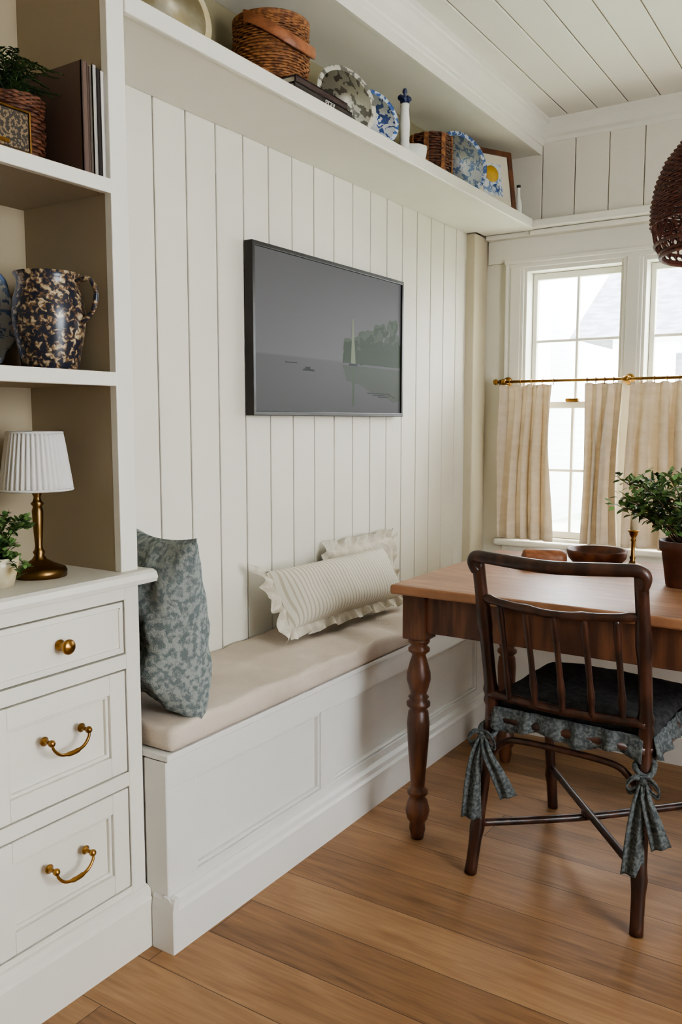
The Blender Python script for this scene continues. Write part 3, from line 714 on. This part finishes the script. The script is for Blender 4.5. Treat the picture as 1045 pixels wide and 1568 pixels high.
b.box(-.006,.002,-w/2+.01,w/2-.01,.01,h-.01,paper,M=M)
b.box(.001,.003,-.052,.052,.06,.20,toileb2,M=M)
b.lathe([(0,0),(.036,0),(.036,.0015),(0,.0015)],yell,M=M@T(.003,.0,.155)@R(90,'Y'),n=24)
b.lathe([(0,0),(.022,0),(.022,.0015),(0,.0015)],rimb,M=M@T(.003,.015,.09)@R(90,'Y'),n=24)
b.obj('framed_artwork')
b=MB(); b.lathe([(0,0),(.014,0),(.016,.01),(.015,.06),(.008,.085),(.007,.12),(.009,.124),(0,.125)],white_c,(.262,3.665,ZS),n=20)
b.lathe([(0,0),(.008,0),(.009,.012),(0,.014)],bookd,(.262,3.665,ZS+.124),n=14); b.obj('small_bottle')

# ---------------------------------------------------------------- cabinet shelf contents
Z1=1.7265; Z2=1.3255; Z3=.8895
def ub(name,y0,y1,x0,x1,z0,h,m):
    b=MB(); b.box(x0+.004,x1-.006,y0+.002,y1-.002,z0+.003,z0+h-.003,paper)
    b.box(x0,x1,y0,y0+.0022,z0,z0+h,m); b.box(x0,x1,y1-.0022,y1,z0,z0+h,m); b.box(x1-.006,x1,y0,y1,z0,z0+h,m,b=.001)
    return b
bks=MB()
for (y0,y1,x0,x1,h,m) in [(1.228,1.243,.105,.285,.222,bookm),(1.2435,1.252,.11,.28,.218,bookm),(1.2525,1.260,.10,.29,.220,bookw),(1.2605,1.270,.10,.292,.215,bookd),(1.2705,1.282,.10,.29,.214,bookw)]:
    t=ub('x',y0,y1,x0,x1,Z1,h,m)
    bks.add(t.v,[f for f,k in zip(t.f,t.m) if k==0],t.mats[0]); bks.add(t.v,[f for f,k in zip(t.f,t.m) if k==1],t.mats[1])
bks.obj('upright_books')
b=MB(); c=(.165,1.148,Z1)
woven(b,c,[(.048,.004),(.056,.02),(.060,.07),(.058,.12),(.06,.14)],22,14,wickd,rr=.0036,a=.003)
b.lathe([(0,.13),(.054,.13)],soil,c,n=20)
rg=random.Random(5)
for i in range(44):
    a=rg.uniform(0,2*pi); L=rg.uniform(.06,.12); hh=rg.uniform(.01,.085)
    dx,dy=math.cos(a)*L,math.sin(a)*L
    dx=max(dx,-.12); dy=max(min(dy,.055),-.13)
    P_=cr([(c[0],c[1],Z1+.13),(c[0]+dx*.4,c[1]+dy*.4,Z1+.145+hh),(c[0]+dx,c[1]+dy,Z1+.135+hh*.9)],8)
    b.tube(P_,.0011,leafd,n=4)
    for k in range(2,len(P_)):
        t=(P_[k]-P_[k-1]).normalized(); sd=t.cross(Vector((0,0,1))).normalized()
        for s in(-1,1):
            leaf(b,P_[k],sd*s+t*.5+Vector((0,0,rg.uniform(-.2,.3))),Vector((0,0,1)),.022*(1.15-k/len(P_)),.006,leafd)
b.obj('potted_fern')
b=MB(); b.box(.235,.285,.945,1.10,Z1,Z1+.082,bookd,b=.006,seg=3); b.box(.283,.287,.952,1.093,Z1+.007,Z1+.075,speakm,b=.0015); 
b.box(.286,.2885,1.0,1.05,Z1+.012,Z1+.02,brass,b=.001)
for q in [(.946,1.099,Z1+.001,Z1+.005),(.946,1.099,Z1+.077,Z1+.081),(.946,.950,Z1,Z1+.08),(1.095,1.099,Z1,Z1+.08)]: b.box(.282,.2885,*q,brass,b=.0012)
b.obj('tabletop_radio')
b=MB(); c=(.195,1.198,Z2)
b.lathe([(0,0),(.055,0),(.058,.006),(.062,.03),(.072,.08),(.076,.115),(.072,.15),(.064,.172),(.064,.19),(.07,.202),(.066,.203),(.058,.19),(.058,.17),(.066,.14),(.06,.03),(0,.01)],jugm,c,n=44)
hd=Vector((.92,.38,0)).normalized(); 
pts=cr([Vector(c)+hd*.062+Vector((0,0,.185)),Vector(c)+hd*.092+Vector((0,0,.190)),Vector(c)+hd*.108+Vector((0,0,.165)),Vector(c)+hd*.10+Vector((0,0,.125)),Vector(c)+hd*.074+Vector((0,0,.10))],7)
b.tube(pts,.0055,jugm,n=10); b.obj('ceramic_pitcher')
b=MB(); r=.12; M=T(.055,1.09,Z2+r*.98*1.12+.002)@R(0,'Z')@R(78,'Y')@Matrix.Diagonal((1.12,1,1,1))
w_=lambda a,z:1+.03*math.cos(12*a)
b.lathe([(0,-.004),(r*.6,-.004),(r*.985,.012),(r,.014),(r*.95,.014),(r*.7,.006),(r*.6,.002),(0,.002)],toileb2,M=M,n=72,wob=w_); b.obj('serving_platter')
b=MB(); r=.075; M=T(.14,1.02,Z2+r*1.02+.001)@R(-10,'Z')@R(74,'Y')
b.lathe([(0,-.004),(r*.6,-.004),(r*.985,.012),(r,.014),(r*.95,.014),(r*.7,.006),(r*.6,.002),(0,.002)],toileg,M=M,n=48); b.obj('decorative_plate')
lp=empty('table_lamp'); b=MB(); c=(.185,1.158,Z3)
b.lathe([(0,0),(.056,0),(.057,.012),(.054,.018),(.046,.021),(.03,.028),(.016,.036),(.010,.045),(.013,.052),(.009,.058),(.0075,.065),(.010,.10),(.012,.14),(.009,.150),(.014,.156),(.009,.162),(.007,.17),(.012,.182),(.012,.188),(.006,.192),(.006,.21),(.0,.212)],abrass,c,n=36)
b.tube([(c[0],c[1],c[2]+.2),(c[0],c[1],c[2]+.29)],.003,abrass); 
for a in (0,2*pi/3,4*pi/3): b.tube([(c[0],c[1],c[2]+.285),(c[0]+.055*math.cos(a),c[1]+.055*math.sin(a),c[2]+.30)],.0012,abrass,n=5)
b.obj('base',parent=lp)
b=MB(); n=240
vs=[];fs=[]
for j in range(9):
    f=j/8; r=.074-(.074-.056)*f; z=.187+.120*f
    for i in range(n):
        a=2*pi*i/n; rr=r+.0022*math.sin(a*40)*(1 if 0<j<8 else .6); vs.append((c[0]+rr*math.cos(a),c[1]+rr*math.sin(a),c[2]+z))
for j in range(8):
    for i in range(n): fs.append((j*n+i,j*n+(i+1)%n,(j+1)*n+(i+1)%n,(j+1)*n+i))
b.add(vs,fs,shadem,True)
for z,r in ((.187,.074),(.307,.056)): b.tube([(c[0]+r*math.cos(t),c[1]+r*math.sin(t),c[2]+z) for t in [2*pi*i/60 for i in range(60)]],.0022,shadem,n=6,closed=True)
b.obj('shade',parent=lp,solid=.0012)
b=MB(); c=(.215,1.035,Z3)
b.lathe([(0,0),(.03,0),(.04,.04),(.042,.06),(.038,.06),(.034,.05),(0,.05)],creamc,c,n=24)
rg=random.Random(11)
for i in range(22):
    a=rg.uniform(-1.2,3.6); L=rg.uniform(.04,.085)
    dx,dy=math.cos(a)*L,math.sin(a)*L; dy=min(dy,.055)
    hh=rg.uniform(-.03,.09)
    P_=cr([(c[0],c[1],c[2]+.05),(c[0]+dx*.5,c[1]+dy*.5,c[2]+.07+hh*.6),(c[0]+dx,c[1]+dy,c[2]+.05+hh)],6); b.tube(P_,.001,leafd,n=4)
    for k in range(2,len(P_)):
        for s in range(3): leaf(b,P_[k],Vector((rg.uniform(-1,1),rg.uniform(-1,1),rg.uniform(-.3,1))),Vector((0,0,1)),.014,.011,leafm)
b.obj('potted_ivy')

# ---------------------------------------------------------------- on the table
ZT=.7605
b=MB(); c=(.94,2.68,ZT)
b.lathe([(0,0),(.05,0),(.07,.008),(.088,.028),(.094,.052),(.092,.056),(.087,.054),(.08,.03),(.06,.014),(0,.010)],woodm,c,n=44); b.obj('wooden_bowl')
b=MB(); d=Vector((.84,.45,0)).normalized(); s0=Vector((.742,2.540,ZT+.030)); 
b.tube([s0+d*t for t in (0,.006,.02,.10,.108,.116,.135,.14)],[.008,.025,.0295,.0295,.0285,.0285,.025,.014],woodl,n=20); b.obj('rolling_pin')
b=MB(); c=(1.037,2.735,ZT)
b.lathe([(0,0),(.030,0),(.031,.005),(.024,.009),(.012,.014),(.007,.022),(.010,.03),(.006,.036),(.0055,.08),(.009,.086),(.006,.092),(.012,.102),(.014,.112),(.018,.114),(.018,.118),(0,.118)],brass,c,n=28)
b.lathe([(0,.117),(.011,.117),(.0105,.195),(.004,.198),(0,.198)],waxm,c,n=18); b.tube([(c[0],c[1],c[2]+.197),(c[0]+.001,c[1],c[2]+.206)],.001,bookd,n=5)
b.obj('brass_candlestick')
b=MB(); c=(1.245,2.49,ZT)
b.lathe([(0,0),(.052,0),(.054,.004),(.068,.10),(.074,.102),(.076,.128),(.070,.130),(.066,.115),(0,.112)],potm,c,n=40); b.lathe([(0,.116),(.066,.116)],soil,c,n=24)
rg=random.Random(21)
ctr=Vector((c[0]-.02,c[1]-.0,ZT+.235))
for i in range(50):
    th=rg.uniform(0,2*pi); ph=rg.uniform(-.5,1.2); rad=rg.uniform(.09,.155)
    e_=ctr+Vector((math.cos(th)*math.cos(ph)*rad*1.35,math.sin(th)*math.cos(ph)*rad,math.sin(ph)*rad*.85))
    s_=Vector((c[0]+rg.uniform(-.025,.025),c[1]+rg.uniform(-.025,.025),ZT+.115))
    mid=s_.lerp(e_,.5)+Vector((0,0,.02)); P_=cr([s_,mid,e_],7); b.tube(P_,[.0022*(1-.6*k/(len(P_)-1)) for k in range(len(P_))],stemm,n=5)
    for k in range(6,len(P_)):
        for q in range(4):
            dr=Vector((rg.uniform(-1,1),rg.uniform(-1,1),rg.uniform(-.5,.9))).normalized()
            p=P_[k]+dr*rg.uniform(0,.02); leaf(b,p,dr,Vector((rg.uniform(-.5,.5),rg.uniform(-.5,.5),1)),rg.uniform(.018,.028),rg.uniform(.011,.016),leafm if rg.random()<.75 else leafd)
b.obj('potted_plant')

# ---------------------------------------------------------------- pendant lamp
b=MB(); c=(1.34,2.50,1.66)
prof=[(.196,0),(.212,.03),(.222,.08),(.222,.13),(.212,.19),(.19,.245),(.155,.29),(.11,.325),(.06,.345),(.025,.352)]
def rad(t):
    i=t*(len(prof)-1); k=int(min(i,len(prof)-2)); f=i-k
    return prof[k][0]*(1-f)+prof[k+1][0]*f, prof[k][1]*(1-f)+prof[k+1][1]*f
woven(b,c,prof[2:],64,34,wickr,rr=.0030,a=.003,shell=False)
for s in (-1,1):
    for i in range(44):
        pts=[]
        for k in range(26):
            t=k/25; r,z=rad(t); a=2*pi*i/44+s*t*1.1; pts.append((c[0]+(r-.002)*math.cos(a),c[1]+(r-.002)*math.sin(a),c[2]+z))
        b.tube(pts,.0024,wickr,n=5)
for z,r in ((0,.196),(.008,.198),(.03,.211)): b.tube([(c[0]+r*math.cos(t),c[1]+r*math.sin(t),c[2]+z) for t in [2*pi*i/60 for i in range(60)]],.005,wickr,n=8,closed=True)
b.tube([(c[0],c[1],c[2]+.34),(c[0],c[1],CH)],.004,bookd,n=8); b.lathe([(0,0),(.055,0),(.05,-.02),(.01,-.028),(0,-.028)],brass,(c[0],c[1],CH),n=28)
b.lathe([(0,.20),(.018,.205),(.03,.23),(.03,.25),(.018,.28),(.016,.33),(0,.33)],white_c,c,n=20)
b.obj('pendant_lamp')

# ---------------------------------------------------------------- outside
sid=stripes('white_siding',S(240,241,242),S(228,230,233),7,2,.12,0,.7)
roofm=mat('grey_shingle',S(120,120,126),.9,c2=S(98,98,104),sc=(6,6,20))
grs=mat('outside_lawn',S(190,196,176),.95,c2=S(160,172,146),sc=(2,2,2))
b=MB(); b.box(-25,25,4.3,60,-.6,-.5,grs); b.obj('lawn')
b=MB(); b.box(-9.5,-3.2,14,20,-.5,4.4,sid); b.extr([(-9.9,4.3),(-2.8,4.3),(-6.35,7.4)],13.7,20.3,'y',roofm)
for xx in (-8,-5.2):
    for z in (.6,): b.box(xx-.55,xx+.55,13.9,14,z,z+1.7,roofm); b.box(xx-.65,xx+.65,13.92,13.98,z-.1,z+1.8,trimp)
b.obj('neighbor_house')
b=MB(); b.box(-1.2,5,10.5,17,-.5,2.3,sid); b.extr([(10.1,2.2),(17.4,2.2),(13.7,4.4)],-1.6,5.4,'x',roofm)
for xx in (.0,1.5,3.2): b.box(xx-.45,xx+.45,10.42,10.5,.7,2.0,roofm); b.box(xx-.03,xx+.03,10.4,10.42,.7,2.0,trimp)
b.obj('neighbor_house')

# ---------------------------------------------------------------- light
w=bpy.data.worlds.new('World'); bpy.context.scene.world=w; w.use_nodes=True
bg=w.node_tree.nodes['Background']; bg.inputs[0].default_value=(.90,.95,1,1); bg.inputs[1].default_value=24.0
try: bpy.context.scene.view_settings.look='AgX - Medium High Contrast'
except Exception as e: print('look',e)

# ---------------------------------------------------------------- camera
cd=bpy.data.cameras.new('camera'); co=bpy.data.objects.new('camera',cd); bpy.context.scene.collection.objects.link(co)
cd.sensor_fit='VERTICAL'; cd.sensor_height=36; cd.lens=1300/1568*36; cd.clip_start=.02
co.location=(1.71,0,1.22); co.rotation_euler=(math.radians(83.9),0,math.radians(33))
bpy.context.scene.camera=co
